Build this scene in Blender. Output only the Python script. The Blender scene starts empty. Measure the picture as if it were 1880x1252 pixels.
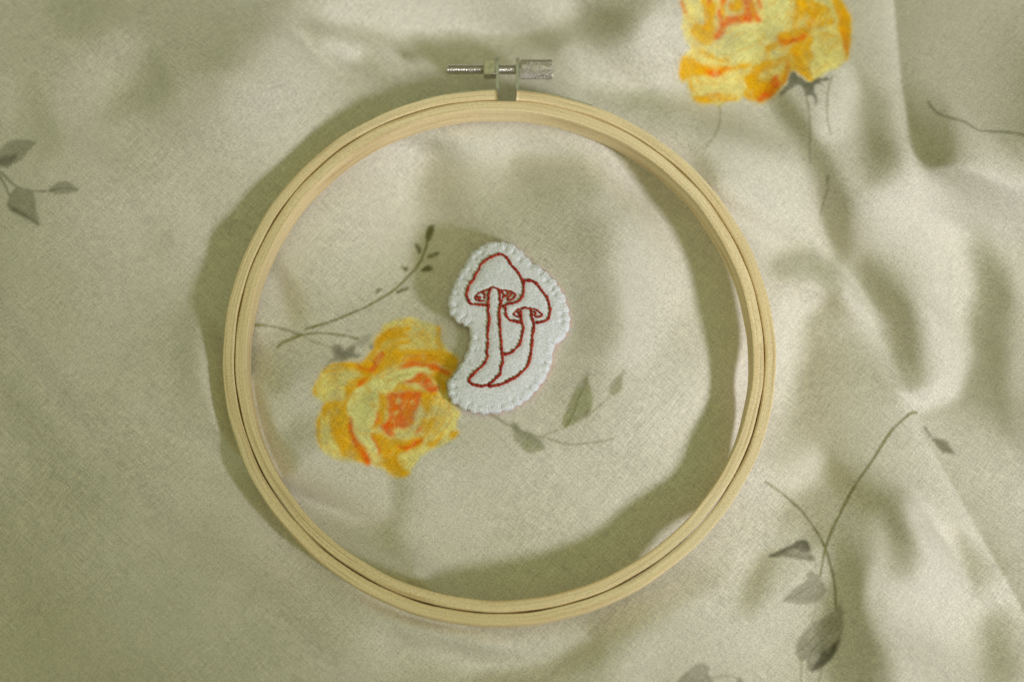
import bpy, bmesh, math, random
import numpy as np
from mathutils import Vector, geometry
random.seed(7)
rng = np.random.default_rng(11)
PI = math.pi

# ------------------------------------------------------------------ camera
HT = 0.0190                     # height of the hoop's top face above the mean cloth
DIST, TILT = 0.400, math.radians(16.0)
LENS, SENS = 50.0, 36.0
PXW, PXH = 1880, 1252
FPX = LENS / SENS * PXW
CAM = np.array([0.0, -math.sin(TILT) * DIST, HT + math.cos(TILT) * DIST])
FW = np.array([0.0, math.sin(TILT), -math.cos(TILT)])
RT = np.array([1.0, 0.0, 0.0])
UP = np.cross(RT, FW)

scene = bpy.context.scene
col = scene.collection
cd = bpy.data.cameras.new('camera')
cd.lens, cd.sensor_width = LENS, SENS
cd.clip_start, cd.clip_end = 0.01, 20.0
cd.dof.use_dof = True
cd.dof.focus_distance = 0.402
cd.dof.aperture_fstop = 6.3
cam = bpy.data.objects.new('camera', cd)
cam.location = CAM
cam.rotation_euler = (TILT, 0, 0)
col.objects.link(cam)
scene.camera = cam

# ------------------------------------------------------------------ light
LE, LAZ = math.radians(37.0), math.radians(-35.0)     # key lamp: elevation, azimuth (from lower right)
LDIST = 1.6
LDIR = np.array([math.cos(LAZ) * math.cos(LE), math.sin(LAZ) * math.cos(LE), math.sin(LE)])
ld = bpy.data.lights.new('key_lamp', 'SPOT')
ld.shadow_soft_size = 0.125
ld.energy = 62.0
ld.color = (0.97, 0.935, 1.0)
SPOT_AIM = np.array([0.20, 0.08, 0.0])                # the lower left lies outside its cone
ld.spot_size = 2 * math.radians(10.05)
ld.spot_blend = 0.03
lo = bpy.data.objects.new('key_lamp', ld)
lo.location = LDIR * LDIST
lo.rotation_euler = Vector(SPOT_AIM - LDIR * LDIST).to_track_quat('-Z', 'Y').to_euler()
col.objects.link(lo)
world = bpy.data.worlds.new('World')
scene.world = world
world.use_nodes = True
wt = world.node_tree
bg = wt.nodes['Background']
tc = wt.nodes.new('ShaderNodeTexCoord')
sep = wt.nodes.new('ShaderNodeSeparateXYZ')
ramp = wt.nodes.new('ShaderNodeMapRange')               # dim walls, lighter ceiling
for k_, v_ in ((1, 0.15), (2, 0.95), (3, 0.10), (4, 1.55)): ramp.inputs[k_].default_value = v_
wt.links.new(tc.outputs['Generated'], sep.inputs[0])
wt.links.new(sep.outputs[2], ramp.inputs[0])
wt.links.new(ramp.outputs[0], bg.inputs[1])
bg.inputs[0].default_value = (0.244, 0.256, 0.128, 1)
vs = scene.view_settings
vs.view_transform = 'Standard'
vs.look = 'None'
vs.exposure = 0.15
vs.gamma = 1.0
vs.use_curve_mapping = False


# ------------------------------------------------------------------ helpers
def project(x, y, z):
    dx, dy, dz = x - CAM[0], y - CAM[1], z - CAM[2]
    d = dx * FW[0] + dy * FW[1] + dz * FW[2]
    return (PXW / 2 + FPX * dx / d,
            PXH / 2 - FPX * (dx * UP[0] + dy * UP[1] + dz * UP[2]) / d)


def at(px, py, z):
    """point of the place that lies at height z under a pixel of the photograph"""
    ray = FW + (px - PXW / 2) / FPX * RT - (py - PXH / 2) / FPX * UP
    k = (z - CAM[2]) / ray[2]
    p = CAM + ray * k
    return p[0], p[1]


def tag(o, label=None, cat=None, group=None, kind=None):
    if label: o['label'] = label
    if cat: o['category'] = cat
    if group: o['group'] = group
    if kind: o['kind'] = kind
    return o


def link(name, me, mat, parent=None, smooth=True):
    o = bpy.data.objects.new(name, me)
    col.objects.link(o)
    if mat: me.materials.append(mat)
    if parent: o.parent = parent
    if smooth:
        me.polygons.foreach_set('use_smooth', [True] * len(me.polygons))
    return o


def mesh(name, v, f, mat, parent=None, smooth=True):
    me = bpy.data.meshes.new(name)
    me.from_pydata([tuple(p) for p in v], [], f)
    me.update()
    return link(name, me, mat, parent, smooth)


def grid_mesh(name, P, mat, parent=None, wrap_u=False, wrap_v=False, smooth=True, cap=False):
    """P: (nu, nv, 3) array of points"""
    nu, nv = P.shape[:2]
    f = []
    for i in range(nu if wrap_u else nu - 1):
        for j in range(nv if wrap_v else nv - 1):
            a, b = i, (i + 1) % nu
            c, d = j, (j + 1) % nv
            f.append((a * nv + c, b * nv + c, b * nv + d, a * nv + d))
    if cap:
        f.append(tuple(range(nv))[::-1])
        f.append(tuple((nu - 1) * nv + k for k in range(nv)))
    return mesh(name, P.reshape(-1, 3), f, mat, parent, smooth)


def catmull(p, closed=False, n=8):
    p = np.asarray(p, float)
    m = len(p)
    out = []
    t = np.linspace(0, 1, n, endpoint=False)[:, None]
    for i in range(m if closed else m - 1):
        if closed:
            a, b, c, d = p[(i - 1) % m], p[i], p[(i + 1) % m], p[(i + 2) % m]
        else:
            a, b, c, d = p[max(i - 1, 0)], p[i], p[i + 1], p[min(i + 2, m - 1)]
        out.append(.5 * ((2 * b) + (-a + c) * t + (2 * a - 5 * b + 4 * c - d) * t ** 2 + (-a + 3 * b - 3 * c + d) * t ** 3))
    out = np.concatenate(out)
    if not closed:
        out = np.vstack([out, p[-1]])
    return out


def resample(p, step, closed=False):
    p = np.asarray(p, float)
    if closed: p = np.vstack([p, p[:1]])
    d = np.r_[0, np.cumsum(np.hypot(*np.diff(p[:, :2], axis=0).T))]
    n = max(2, int(round(d[-1] / step)) + 1)
    t = np.linspace(0, d[-1], n)
    q = np.stack([np.interp(t, d, p[:, k]) for k in range(p.shape[1])], 1)
    return q[:-1] if closed else q


def inside(X, Y, poly):
    r = np.zeros(X.shape, bool)
    q = np.roll(poly, -1, axis=0)
    for (x0, y0), (x1, y1) in zip(poly, q):
        if y0 == y1: continue
        r ^= ((y0 <= Y) != (y1 <= Y)) & (X < (x1 - x0) * (Y - y0) / (y1 - y0) + x0)
    return r


def polydist(X, Y, p, closed=False):
    """distance to a polyline and the arc parameter (0..1) of the nearest point"""
    best = np.full(X.shape, 1e9)
    par = np.zeros(X.shape)
    q = np.vstack([p, p[:1]]) if closed else p
    L = np.hypot(*np.diff(q, axis=0).T)
    tot = max(L.sum(), 1e-9)
    acc = 0
    for (x0, y0), (x1, y1), l in zip(q[:-1], q[1:], L):
        if l < 1e-12: continue
        t = np.clip(((X - x0) * (x1 - x0) + (Y - y0) * (y1 - y0)) / l ** 2, 0, 1)
        d = np.hypot(X - x0 - t * (x1 - x0), Y - y0 - t * (y1 - y0))
        m = d < best
        best = np.where(m, d, best)
        par = np.where(m, (acc + t * l) / tot, par)
        acc += l
    return best, par


def fblur(a, s):
    ky = np.fft.fftfreq(a.shape[0])[:, None]
    kx = np.fft.rfftfreq(a.shape[1])[None]
    return np.fft.irfft2(np.fft.rfft2(a) * np.exp(-2 * PI ** 2 * s ** 2 * (kx ** 2 + ky ** 2)), s=a.shape)


def fnoise(shape, s, seed):
    a = fblur(np.random.default_rng(seed).standard_normal(shape), s)
    return a / a.std()


def bilinear(a, u, v):
    h, w = a.shape[:2]
    u = np.clip(u, 0, w - 1.001)
    v = np.clip(v, 0, h - 1.001)
    i, j = u.astype(int), v.astype(int)
    fu, fv = u - i, v - j
    if a.ndim == 3: fu, fv = fu[..., None], fv[..., None]
    return (a[j, i] * (1 - fu) * (1 - fv) + a[j, i + 1] * fu * (1 - fv) + a[j + 1, i] * (1 - fu) * fv + a[j + 1, i + 1] * fu * fv)


def sstep(a, b, x):
    t = np.clip((x - a) / (b - a), 0, 1)
    return t * t * (3 - 2 * t)


def lin(c):
    c = np.asarray(c, float) / 255
    return np.where(c < .04045, c / 12.92, ((c + .055) / 1.055) ** 2.4)


# ------------------------------------------------------------------ materials
class N:
    def __init__(s, name):
        s.m = bpy.data.materials.new(name)
        s.m.use_nodes = True
        s.t = s.m.node_tree
        s.b = s.t.nodes['Principled BSDF']

    def n(s, kind, **kw):
        x = s.t.nodes.new(kind)
        for k, v in kw.items():
            if k in x.inputs: x.inputs[k].default_value = v
            else: setattr(x, k, v)
        return x

    def l(s, a, b): s.t.links.new(a, b)

    def math(s, op, a, b=None, c=None):
        x = s.n('ShaderNodeMath', operation=op)
        for i, q in enumerate((a, b, c)):
            if q is None: continue
            if isinstance(q, (int, float)): x.inputs[i].default_value = q
            else: s.l(q, x.inputs[i])
        return x.outputs[0]

    def mix(s, fac, a, b, blend='MIX'):
        x = s.n('ShaderNodeMix', data_type='RGBA', blend_type=blend)
        for sock, q in ((x.inputs[0], fac), (x.inputs[6], a), (x.inputs[7], b)):
            if isinstance(q, (int, float)): sock.default_value = q
            elif isinstance(q, (tuple, list)): sock.default_value = (*q, 1)
            else: s.l(q, sock)
        return x.outputs[2]

    def noise(s, vec, scale, detail=2, rough=.5):
        x = s.n('ShaderNodeTexNoise', Scale=scale, Detail=detail, Roughness=rough)
        if vec is not None: s.l(vec, x.inputs['Vector'])
        return x.outputs[0]

    def mapping(s, vec, rot=(0, 0, 0), scale=(1, 1, 1)):
        for kk, q in (('Rotation', rot), ('Scale', scale)):     # turn first, then stretch
            x = s.n('ShaderNodeMapping')
            x.inputs[kk].default_value = q
            s.l(vec, x.inputs['Vector'])
            vec = x.outputs[0]
        return vec

    def rng(s, v, a, b, c, d):
        x = s.n('ShaderNodeMapRange')
        for i, q in enumerate((a, b, c, d)): x.inputs[i + 1].default_value = q
        s.l(v, x.inputs[0])
        return x.outputs[0]

    def bump(s, h, strength, dist):
        x = s.n('ShaderNodeBump')
        x.inputs['Strength'].default_value = strength
        x.inputs['Distance'].default_value = dist
        s.l(h, x.inputs['Height'])
        s.l(x.outputs[0], s.b.inputs['Normal'])

    def scale_rgb(s, c, v):
        x = s.n('ShaderNodeVectorMath', operation='SCALE')
        s.l(c, x.inputs[0]); s.l(v, x.inputs['Scale'])
        return x.outputs[0]


CLOTH = (0.742, 0.712, 0.624)

def cloth_material():
    k = N('printed_cotton')
    oc = k.n('ShaderNodeTexCoord').outputs['Object']
    at_ = k.n('ShaderNodeAttribute', attribute_name='print')
    base = k.mix(at_.outputs['Alpha'], CLOTH, at_.outputs['Color'])
    w1 = k.noise(k.mapping(oc, (0, 0, math.radians(41)), (210, 2300, 900)), 1.0, 2)
    w2 = k.noise(k.mapping(oc, (0, 0, math.radians(131)), (210, 2300, 900)), 1.0, 2)
    fine = k.noise(oc, 2300, 1)
    blot = k.noise(oc, 60, 3)
    wm = k.rng(k.noise(oc, 38, 3), .35, .65, .45, 1.25)
    v = k.math('MULTIPLY_ADD', k.math('ADD', k.rng(w1, .3, .7, -.10, .10), k.rng(w2, .3, .7, -.10, .10)), wm, 1.0)
    v = k.math('ADD', v, k.rng(fine, .25, .75, -.19, .19))
    v = k.math('ADD', v, k.rng(blot, .3, .7, -.02, .02))
    k.l(k.scale_rgb(base, v), k.b.inputs['Base Color'])
    s1 = k.noise(k.mapping(oc, (0, 0, math.radians(41)), (14, 520, 200)), 1.0, 2)      # slubs
    s2 = k.noise(k.mapping(oc, (0, 0, math.radians(128)), (14, 520, 200)), 1.0, 2)
    sl_ = k.math('ADD', k.rng(s1, .62, .80, 0, .05), k.rng(s2, .62, .80, 0, .05))
    v = k.math('ADD', v, sl_)
    k.l(k.scale_rgb(base, v), k.b.inputs['Base Color'])
    k.b.inputs['Roughness'].default_value = .9
    k.b.inputs['Specular IOR Level'].default_value = .12
    k.b.inputs['Sheen Weight'].default_value = 0.0
    h = k.math('ADD', k.math('ADD', w1, w2), k.math('MULTIPLY', fine, .5))
    k.bump(h, .25, .00012)
    return k.m


def wood_material():
    k = N('pale_bamboo')
    g = k.n('ShaderNodeAttribute', attribute_name='grain').outputs['Vector']
    n1 = k.noise(k.mapping(g, scale=(9, 1500, 900)), 1, 3)
    n2 = k.noise(k.mapping(g, scale=(40, 3200, 3200)), 1, 2)
    n3 = k.noise(k.mapping(g, scale=(14, 60, 60)), 1, 3)
    oc = k.n('ShaderNodeTexCoord').outputs['Object']
    fine = k.noise(oc, 2400, 1)
    c = k.mix(k.rng(n1, .40, .62, 0, 1), (.985, .825, .510), (.880, .690, .385))
    c = k.mix(k.rng(n3, .45, .75, 0, .5), c, (.950, .840, .575))
    st_ = k.noise(k.mapping(g, scale=(22, 900, 260)), 1, 3)
    c = k.mix(k.rng(st_, .54, .70, 0, .85), c, (.66, .48, .24))
    v = k.math('ADD', k.rng(n2, .3, .7, .88, 1.10), k.rng(fine, .25, .75, -.17, .17))
    k.l(k.scale_rgb(c, v), k.b.inputs['Base Color'])
    k.b.inputs['Roughness'].default_value = .55
    k.b.inputs['Specular IOR Level'].default_value = .25
    k.bump(k.math('ADD', n1, n2), .3, .0002)
    return k.m


def metal_material(name, c, rough, scale):
    k = N(name)
    oc = k.n('ShaderNodeTexCoord').outputs['Object']
    n1 = k.noise(oc, scale, 3)
    k.l(k.mix(k.rng(n1, .3, .7, 0, 1), c, tuple(q * .72 for q in c)), k.b.inputs['Base Color'])
    k.b.inputs['Metallic'].default_value = 1
    k.l(k.rng(n1, .3, .7, rough - .08, rough + .12), k.b.inputs['Roughness'])
    k.bump(n1, .15, .0001)
    return k.m


def felt_material(name, c):
    k = N(name)
    oc = k.n('ShaderNodeTexCoord').outputs['Object']
    n1 = k.noise(oc, 1500, 3, .65)
    n2 = k.noise(oc, 420, 3)
    fine = k.noise(oc, 2600, 1)
    v = k.math('ADD', k.rng(n1, .3, .7, .90, 1.08), k.rng(fine, .25, .75, -.18, .18))
    v = k.math('ADD', v, k.rng(n2, .3, .7, -.035, .035))
    rgb = k.n('ShaderNodeRGB'); rgb.outputs[0].default_value = (*c, 1)
    k.l(k.scale_rgb(rgb.outputs[0], v), k.b.inputs['Base Color'])
    k.b.inputs['Roughness'].default_value = 1
    k.b.inputs['Specular IOR Level'].default_value = .05
    k.b.inputs['Sheen Weight'].default_value = .12
    k.bump(k.math('ADD', n1, k.math('MULTIPLY', n2, 1.5)), .55, .0004)
    return k.m


def thread_material(name, c, c2):
    k = N(name)
    at_ = k.n('ShaderNodeAttribute', attribute_name='twist').outputs['Fac']
    oc = k.n('ShaderNodeTexCoord').outputs['Object']
    n = k.noise(oc, 1800, 2)
    f = k.math('ADD', at_, k.rng(n, .3, .7, -.3, .3))
    k.l(k.mix(f, c, c2), k.b.inputs['Base Color'])
    k.b.inputs['Roughness'].default_value = .6
    k.b.inputs['Specular IOR Level'].default_value = .25
    k.bump(n, .4, .0002)
    return k.m


M_CLOTH = cloth_material()
M_WOOD = wood_material()
M_STEEL = metal_material('zinc_steel', (.80, .77, .71), .24, 900)
M_BRACKET = metal_material('bracket_steel', (.80, .80, .72), .50, 700)
M_FELT = felt_material('white_felt', (.880, .912, .990))
M_PINK = felt_material('pale_pink_felt', (.78, .47, .40))
M_RED = thread_material('red_thread', (.34, .022, .016), (.52, .065, .030))
M_WHITE = thread_material('white_thread', (.70, .72, .76), (.80, .80, .82))

# ------------------------------------------------------------------ the cloth: folds
R0 = 0.07460                      # radius of the joint between the two rings
HC = np.array([-0.003725, -0.00059])
HB = HT - 0.0080                  # underside of the hoop
SP = 4                            # pixels of the photograph per fold-map cell
FX0, FY0, FX1, FY1 = -900, -800, 2780, 2052
fw_, fh_ = (FX1 - FX0) // SP, (FY1 - FY0) // SP
gx = FX0 + SP * np.arange(fw_)
gy = FY0 + SP * np.arange(fh_)
GX, GY = np.meshgrid(gx, gy)
S = np.zeros((fh_, fw_))

WPX = 9 * fnoise((fh_, fw_), 14, 61) + 4 * fnoise((fh_, fw_), 6, 63)
WPY = 9 * fnoise((fh_, fw_), 14, 62) + 4 * fnoise((fh_, fw_), 6, 64)

def fold(pts, w, a, n=5):
    """a crease that swells in the middle and dies away at both ends"""
    p = catmull(pts, n=n) if len(pts) > 2 else np.asarray(pts, float)
    d0, d1 = p[0] - p[1], p[-1] - p[-2]
    p = np.vstack([p[0] + d0 / np.hypot(*d0) * w * .9, p, p[-1] + d1 / np.hypot(*d1) * w * .9])
    m = 4 * w + 30
    i0, i1 = np.searchsorted(gx, [p[:, 0].min() - m, p[:, 0].max() + m])
    j0, j1 = np.searchsorted(gy, [p[:, 1].min() - m, p[:, 1].max() + m])
    k = min(1, w / 25)
    X, Y = GX[j0:j1, i0:i1] + k * WPX[j0:j1, i0:i1], GY[j0:j1, i0:i1] + k * WPY[j0:j1, i0:i1]
    d, t = polydist(X, Y, p)
    e = np.clip(4 * t * (1 - t), 0, 1)
    ww = 1.25 * w * (.62 + .38 * e)
    q = d / ww
    S[j0:j1, i0:i1] += a * (.62 * np.exp(-q ** 2) + .38 * np.exp(-(q / 1.9) ** 2)) * (.12 + .88 * np.sqrt(e))

def slope_region(poly, blur, a):
    S[:] += a * fblur(inside(GX, GY, np.asarray(poly, float)).astype(float), blur / SP)

FOLDS = [
 # upper left
 ([(110,5),(240,15),(330,-15)],32,-.45), ([(370,-25),(400,55),(412,95)],42,-.5), ([(525,-20),(500,45)],28,-.35),
 ([(250,60),(170,160),(120,200)],42,.30), ([(292,100),(290,160),(230,180),(190,220)],20,-.32), ([(60,150),(75,230),(95,275)],24,-.22),
 ([(450,190),(560,150)],40,.25), ([(520,230),(400,310),(350,400),(340,480)],48,.25), ([(300,400),(268,480)],24,-.22),
 ([(120,330),(220,420),(290,490)],40,.12),
 # lower left
 ([(0,560),(160,760),(320,980)],36,.13), ([(15,700),(70,800),(180,960)],34,-.12), ([(40,1080),(140,1200),(200,1260)],50,-.14),
 ([(250,760),(400,940),(520,1100)],45,.10), ([(380,600),(385,690)],22,.55), ([(345,560),(340,640),(350,700)],18,-.25),
 # bottom
 ([(770,1168),(850,1208),(960,1196),(1060,1172)],22,.55), ([(880,1252),(990,1228),(1090,1200)],24,-.55),
 ([(690,1170),(640,1252)],40,.25), ([(1080,1165),(1180,1150),(1260,1110),(1320,1050)],26,-.35),
 ([(1372,890),(1380,990),(1330,1080),(1210,1180),(1160,1262)],30,.45),
 ([(1404,1020),(1386,1080),(1372,1125)],28,-.5), ([(1410,955),(1480,925),(1505,985)],28,-.38),
 ([(1300,1205),(1440,1130),(1510,1060),(1528,1010)],44,.32),
 ([(1562,990),(1578,1100),(1572,1190),(1590,1270)],34,-.6), ([(1560,900),(1680,880)],46,-.30), ([(1625,950),(1622,1050),(1602,1120)],20,.28),
 ([(1660,960),(1670,1060)],22,-.30),
 ([(1722,950),(1732,1080),(1665,1160),(1640,1262)],40,.45), ([(1780,1010),(1790,1095)],22,-.38), ([(1832,1140),(1842,1262)],28,-.36),
 # right of the lower pleat
 ([(1745,830),(1800,940),(1850,1030)],38,-.60), ([(1868,880),(1852,1040)],26,.28),
 # right middle
 ([(1440,190),(1490,290),(1528,360),(1546,425),(1548,468)],21,-.62), ([(1408,494),(1460,480),(1508,492),(1530,528)],19,-.58),
 ([(1450,545),(1432,640),(1440,700),(1428,742)],32,.42), ([(1480,530),(1500,548)],18,.25),
 ([(1522,560),(1500,620),(1520,660),(1480,720),(1440,800),(1418,835)],36,-.36),
 ([(1512,468),(1560,530),(1620,620),(1672,725)],18,.28), ([(1590,490),(1640,580),(1672,680),(1682,712)],25,-.62),
 ([(1720,470),(1742,580),(1762,660),(1742,720),(1690,748)],30,.52), ([(1790,470),(1802,560),(1812,650),(1802,740),(1742,800)],40,-.62),
 ([(1872,500),(1878,720)],28,.25), ([(1448,868),(1470,840)],30,.28), ([(1610,790),(1550,860)],44,-.32), ([(1672,830),(1705,950)],16,.30),
 ([(1600,690),(1560,740)],40,-.15),
 # upper right
 ([(1546,125),(1536,200),(1490,245)],18,.32), ([(1575,10),(1592,120),(1602,220),(1604,320)],30,-.48), ([(1632,-20),(1648,150),(1670,280),(1692,345)],15,.42),
 ([(1668,-20),(1684,150),(1712,290)],38,-.60), ([(1720,285),(1735,260)],24,-.35),
 ([(1740,90),(1760,170),(1790,222),(1824,242)],24,.30), ([(1812,50),(1802,130),(1842,190),(1890,205)],40,-.55),
 ([(1790,0),(1845,52),(1890,85)],13,.35), ([(1838,-10),(1890,20)],18,-.45), ([(1630,345),(1700,385),(1830,385)],45,.32),
 ([(1250,208),(1330,230),(1430,272)],20,-.38), ([(1160,188),(1230,214)],16,-.32), ([(1330,300),(1450,385),(1505,440)],50,.28), ([(1290,300),(1300,330)],16,-.25),
 ([(1225,60),(1215,150)],30,.3),
 # top, by the screw
 ([(640,12),(850,36),(1010,5)],36,.75), ([(568,42),(650,72),(740,88)],11,-.45), ([(600,85),(655,112)],11,.42), ([(566,66),(630,128),(700,176)],7,-.38),
 ([(655,125),(720,158),(770,150)],20,-.45), ([(1040,62),(1130,30),(1190,-20)],26,-.42), ([(1040,118),(1110,148),(1180,110),(1200,40)],26,.40),
 ([(1085,180),(1160,205)],15,-.30), ([(740,84),(900,92),(1020,88)],20,-.50),
 # inside the hoop
 ([(760,262),(850,272),(1000,262),(1120,310),(1185,345)],30,.42), ([(780,290),(815,360),(850,430),(880,470)],44,-.44), ([(955,292),(1090,340)],24,-.38), ([(960,400),(1050,440)],95,-.20),
 ([(738,280),(700,370),(620,450),(560,500)],40,.55), ([(486,535),(492,590)],20,.45), ([(530,520),(542,580)],18,-.30),
 ([(795,470),(832,560),(830,640)],32,-.25), ([(480,640),(505,690)],24,-.32), ([(560,700),(490,790)],24,.25), ([(545,760),(530,810)],18,-.22),
 ([(580,860),(640,910),(692,930)],34,.60), ([(748,890),(722,1000),(744,1062)],26,-.30), ([(560,945),(640,995),(735,1040)],28,-.50),
 ([(770,970),(870,930),(1000,900),(1120,890),(1210,820)],60,.42), ([(1060,700),(1180,720)],50,.15), ([(900,985),(1000,935)],16,-.22), ([(640,1030),(690,1045)],14,.3),
 ([(1155,430),(1180,540),(1160,640)],40,.42), ([(1085,440),(1094,560),(1080,690)],64,-.14), ([(1352,690),(1344,790)],20,.50),
]
for p, w, a in FOLDS: fold(p, w, a)
BROAD = np.array([  # broad rise and fall of the cloth, every 157 x 179 pixels
 (-.1,-.25,-.2,-.3,.1,.3,.3,-.05,.3,0,-.3,-.45,-.4), (0,.2,-.1,.2,.1,-.3,-.3,0,.1,0,0,-.3,-.4), (-.1,.1,.15,.2,.2,0,-.12,0,-.2,.3,0,.25,.1),
 (-.2,0,0,0,.1,-.1,0,.1,-.1,0,-.1,.1,-.2), (0,0,0,0,0,0,.05,-.05,.2,.2,-.2,0,-.3), (0,0,0,0,.15,.1,.2,.25,.1,.3,-.3,.05,-.1),
 (0,0,0,0,-.1,-.05,0,-.1,-.1,-.1,.1,.1,0), (0,0,0,0,.1,-.1,-.3,.1,.25,.3,-.2,.3,-.1)])
S += .75 * fblur(bilinear(BROAD, (GX + WPX) / 156.7, (GY + WPY) / 178.9) * ((GX > -80) & (GX < 1960) & (GY > -80) & (GY < 1332)), 8)
slope_region([(1500,870),(1640,790),(1690,900),(1680,1060),(1570,1060),(1540,960)], 30, -.22)
slope_region([(1680,-300),(2100,-300),(2100,60),(1800,20)], 50, -.2)
outm = 1 - fblur(((GX > -60) & (GX < 1940) & (GY > -60) & (GY < 1312)).astype(float), 22)
S += outm * .20 * fnoise(S.shape, 22, 3) + .035 * fnoise(S.shape, 9, 4) * (1 - .3 * outm)
win = sstep(FX0, FX0 + 500, GX) * sstep(FX1, FX1 - 500, GX) * sstep(FY0, FY0 + 400, GY) * sstep(FY1, FY1 - 400, GY)
S = fblur(np.where(S < 0, 2.5 * S, 2.0 * S), 1.2)
T = np.where(S < 0, .92 * np.tanh(S / .92), .60 * np.tanh(S / .60)) * win    # wanted change of light on each fold

# a fold that faces away from the window falls away from it: heights from the slopes
MPX = 0.1585e-3                  # metres of cloth per pixel
lx, ly = math.cos(LAZ), -math.sin(LAZ)          # towards the lamp, in photograph axes (y down)
KX = 2 * PI * np.fft.fftfreq(fw_, SP * MPX)[None]
KY = 2 * PI * np.fft.fftfreq(fh_, SP * MPX)[:, None]
KL = KX * lx + KY * ly
K2 = KX ** 2 + KY ** 2
SOLVE = -1j * KL / (KL ** 2 + .07 * K2 + (2 * PI / .17) ** 2)
G = -.8 * T
for _ in range(10):
    Hh = np.fft.ifft2(np.fft.fft2(G) * SOLVE).real
    gy_, gx_ = np.gradient(Hh, SP * MPX)
    key = np.clip((math.sin(LE) - math.cos(LE) * (gx_ * lx + gy_ * ly)) / np.sqrt(1 + gx_ ** 2 + gy_ ** 2), 0, None) / math.sin(LE) - 1
    G = np.clip(G - .35 * (T - key), -1.1, 1.1)
Hh = fblur(Hh, .6)
for hx, hy, hs, hd in [(310, 620, 120, 6.0e-3), (1340, 740, 80, 1.2e-3), (850, 70, 150, 6.5e-3), (760, 760, 260, 1.2e-3), (860, 1020, 110, 1.0e-3)]:
    Hh -= hd * np.exp(-((GX - hx) ** 2 + (GY - hy) ** 2) / (2 * hs ** 2))

def height_map(px, py):
    return bilinear(Hh, (px - FX0) / SP, (py - FY0) / SP)

EDGES = [  # pleat edges: polyline, depth at its points, reach, side the upper layer leans to
 ([(1630,-140),(1638,-40),(1646,60),(1656,160),(1672,250),(1690,335),(1706,395)], [3.4e-3,3.4e-3,3.2e-3,2.8e-3,2.0e-3,.8e-3,0], 64, (.98,.16)),
 ([(1662,740),(1692,790),(1730,858),(1766,922),(1810,1000),(1850,1070),(1895,1150),(1960,1270)], [0,1.2e-3,2.4e-3,3.0e-3,3.0e-3,2.8e-3,2.6e-3,2.6e-3], 60, (.87,.48)),
 ([(1545,505),(1600,590),(1640,660),(1670,725),(1684,745)], [0,.8e-3,.9e-3,.5e-3,0], 45, (.88,.47)),
]

def pleats(px, py):
    o = np.zeros(px.shape); dx = np.zeros(px.shape); dy = np.zeros(px.shape)
    for pl, dep, reach, lean in EDGES:
        p = np.asarray(pl, float)
        m = (px > p[:, 0].min() - 3 * reach) & (px < p[:, 0].max() + 4 * reach) & (py > p[:, 1].min() - 60) & (py < p[:, 1].max() + 60)
        if not m.any(): continue
        X, Y = px[m], py[m]
        ex = np.interp(Y, p[:, 1], p[:, 0])
        dd = np.interp(Y, p[:, 1], dep)
        x = X - ex
        # the upper layer bends down into the crease, the lower one climbs out of it
        r_ = np.sqrt(x ** 2 + 3.0 ** 2) - 3.0
        o[m] -= dd * np.where(x < 0, np.exp(-r_ / 30), np.exp(-r_ / reach))
    return o, dx, dy


def raw_height(x, y):
    z = np.full(x.shape, .002)
    for _ in range(5):
        px, py = project(x, y, z)
        z = height_map(px, py) + pleats(px, py)[0]
    return z

# level the folds so that the hoop rests on the highest ones
th = np.linspace(0, 2 * PI, 720, endpoint=False)
ringz = raw_height(HC[0] + R0 * np.cos(th), HC[1] + R0 * np.sin(th))
ZOFF = HB - np.percentile(ringz, 88)
print('ring heights mm', np.round((ringz[::30] + ZOFF) * 1e3, 1), 'offset', ZOFF)

def cloth_height(x, y):
    z = np.full(x.shape, .002)
    for _ in range(5):
        px, py = project(x, y, z)
        z = height_map(px, py) + pleats(px, py)[0] + ZOFF
    r = np.hypot(x - HC[0], y - HC[1])
    capz = HB - .00015 + .9 * np.clip(np.abs(r - R0) - .0042, 0, None)
    kk = .0012
    hh = np.clip(.5 + .5 * (capz - z) / kk, 0, 1)
    return capz * (1 - hh) + z * hh - kk * hh * (1 - hh)


# ------------------------------------------------------------------ the cloth: print
CS = 2                            # pixels of the photograph per print-map cell
CX0, CY0, CX1, CY1 = -160, -260, 2040, 1412
cw, ch = (CX1 - CX0) // CS, (CY1 - CY0) // CS
cx = CX0 + CS * np.arange(cw)
cy = CY0 + CS * np.arange(ch)
CX, CY = np.meshgrid(cx.astype(float), cy.astype(float))
WX, WY = .9 * fnoise((ch, cw), 3.0, 21), .9 * fnoise((ch, cw), 3.0, 22)
WX += .7 * fnoise((ch, cw), 1.2, 23); WY += .7 * fnoise((ch, cw), 1.2, 24)
TONE = .6 * fnoise((ch, cw), 6, 25) + .5 * fnoise((ch, cw), 1.6, 26)
PR = np.zeros((ch, cw, 3)); PA = np.zeros((ch, cw))
LIT = lin((186, 180, 164))

def blur1(a, s):
    r = int(3 * s) + 1
    k = np.exp(-.5 * (np.arange(-r, r + 1) / s) ** 2); k /= k.sum()
    b = np.pad(a, r, mode='edge')
    b = sum(k[i] * b[:, i:i + a.shape[1]] for i in range(2 * r + 1))
    return sum(k[i] * b[i:i + a.shape[0]] for i in range(2 * r + 1))

def blend(sl, al, c):
    alb = lin(c) / LIT * np.array(CLOTH)
    alb = alb / max(1.0, alb.max() / .93)               # no dye is brighter than white, keep its hue
    a0 = PA[sl]
    out = al + a0 * (1 - al)
    w = np.where(out > 1e-4, al / np.maximum(out, 1e-4), 0)[..., None]
    tint = 1 + .10 * TONE[sl][..., None]
    PR[sl] = PR[sl] * (1 - w) + alb * tint * w
    PA[sl] = out

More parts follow.
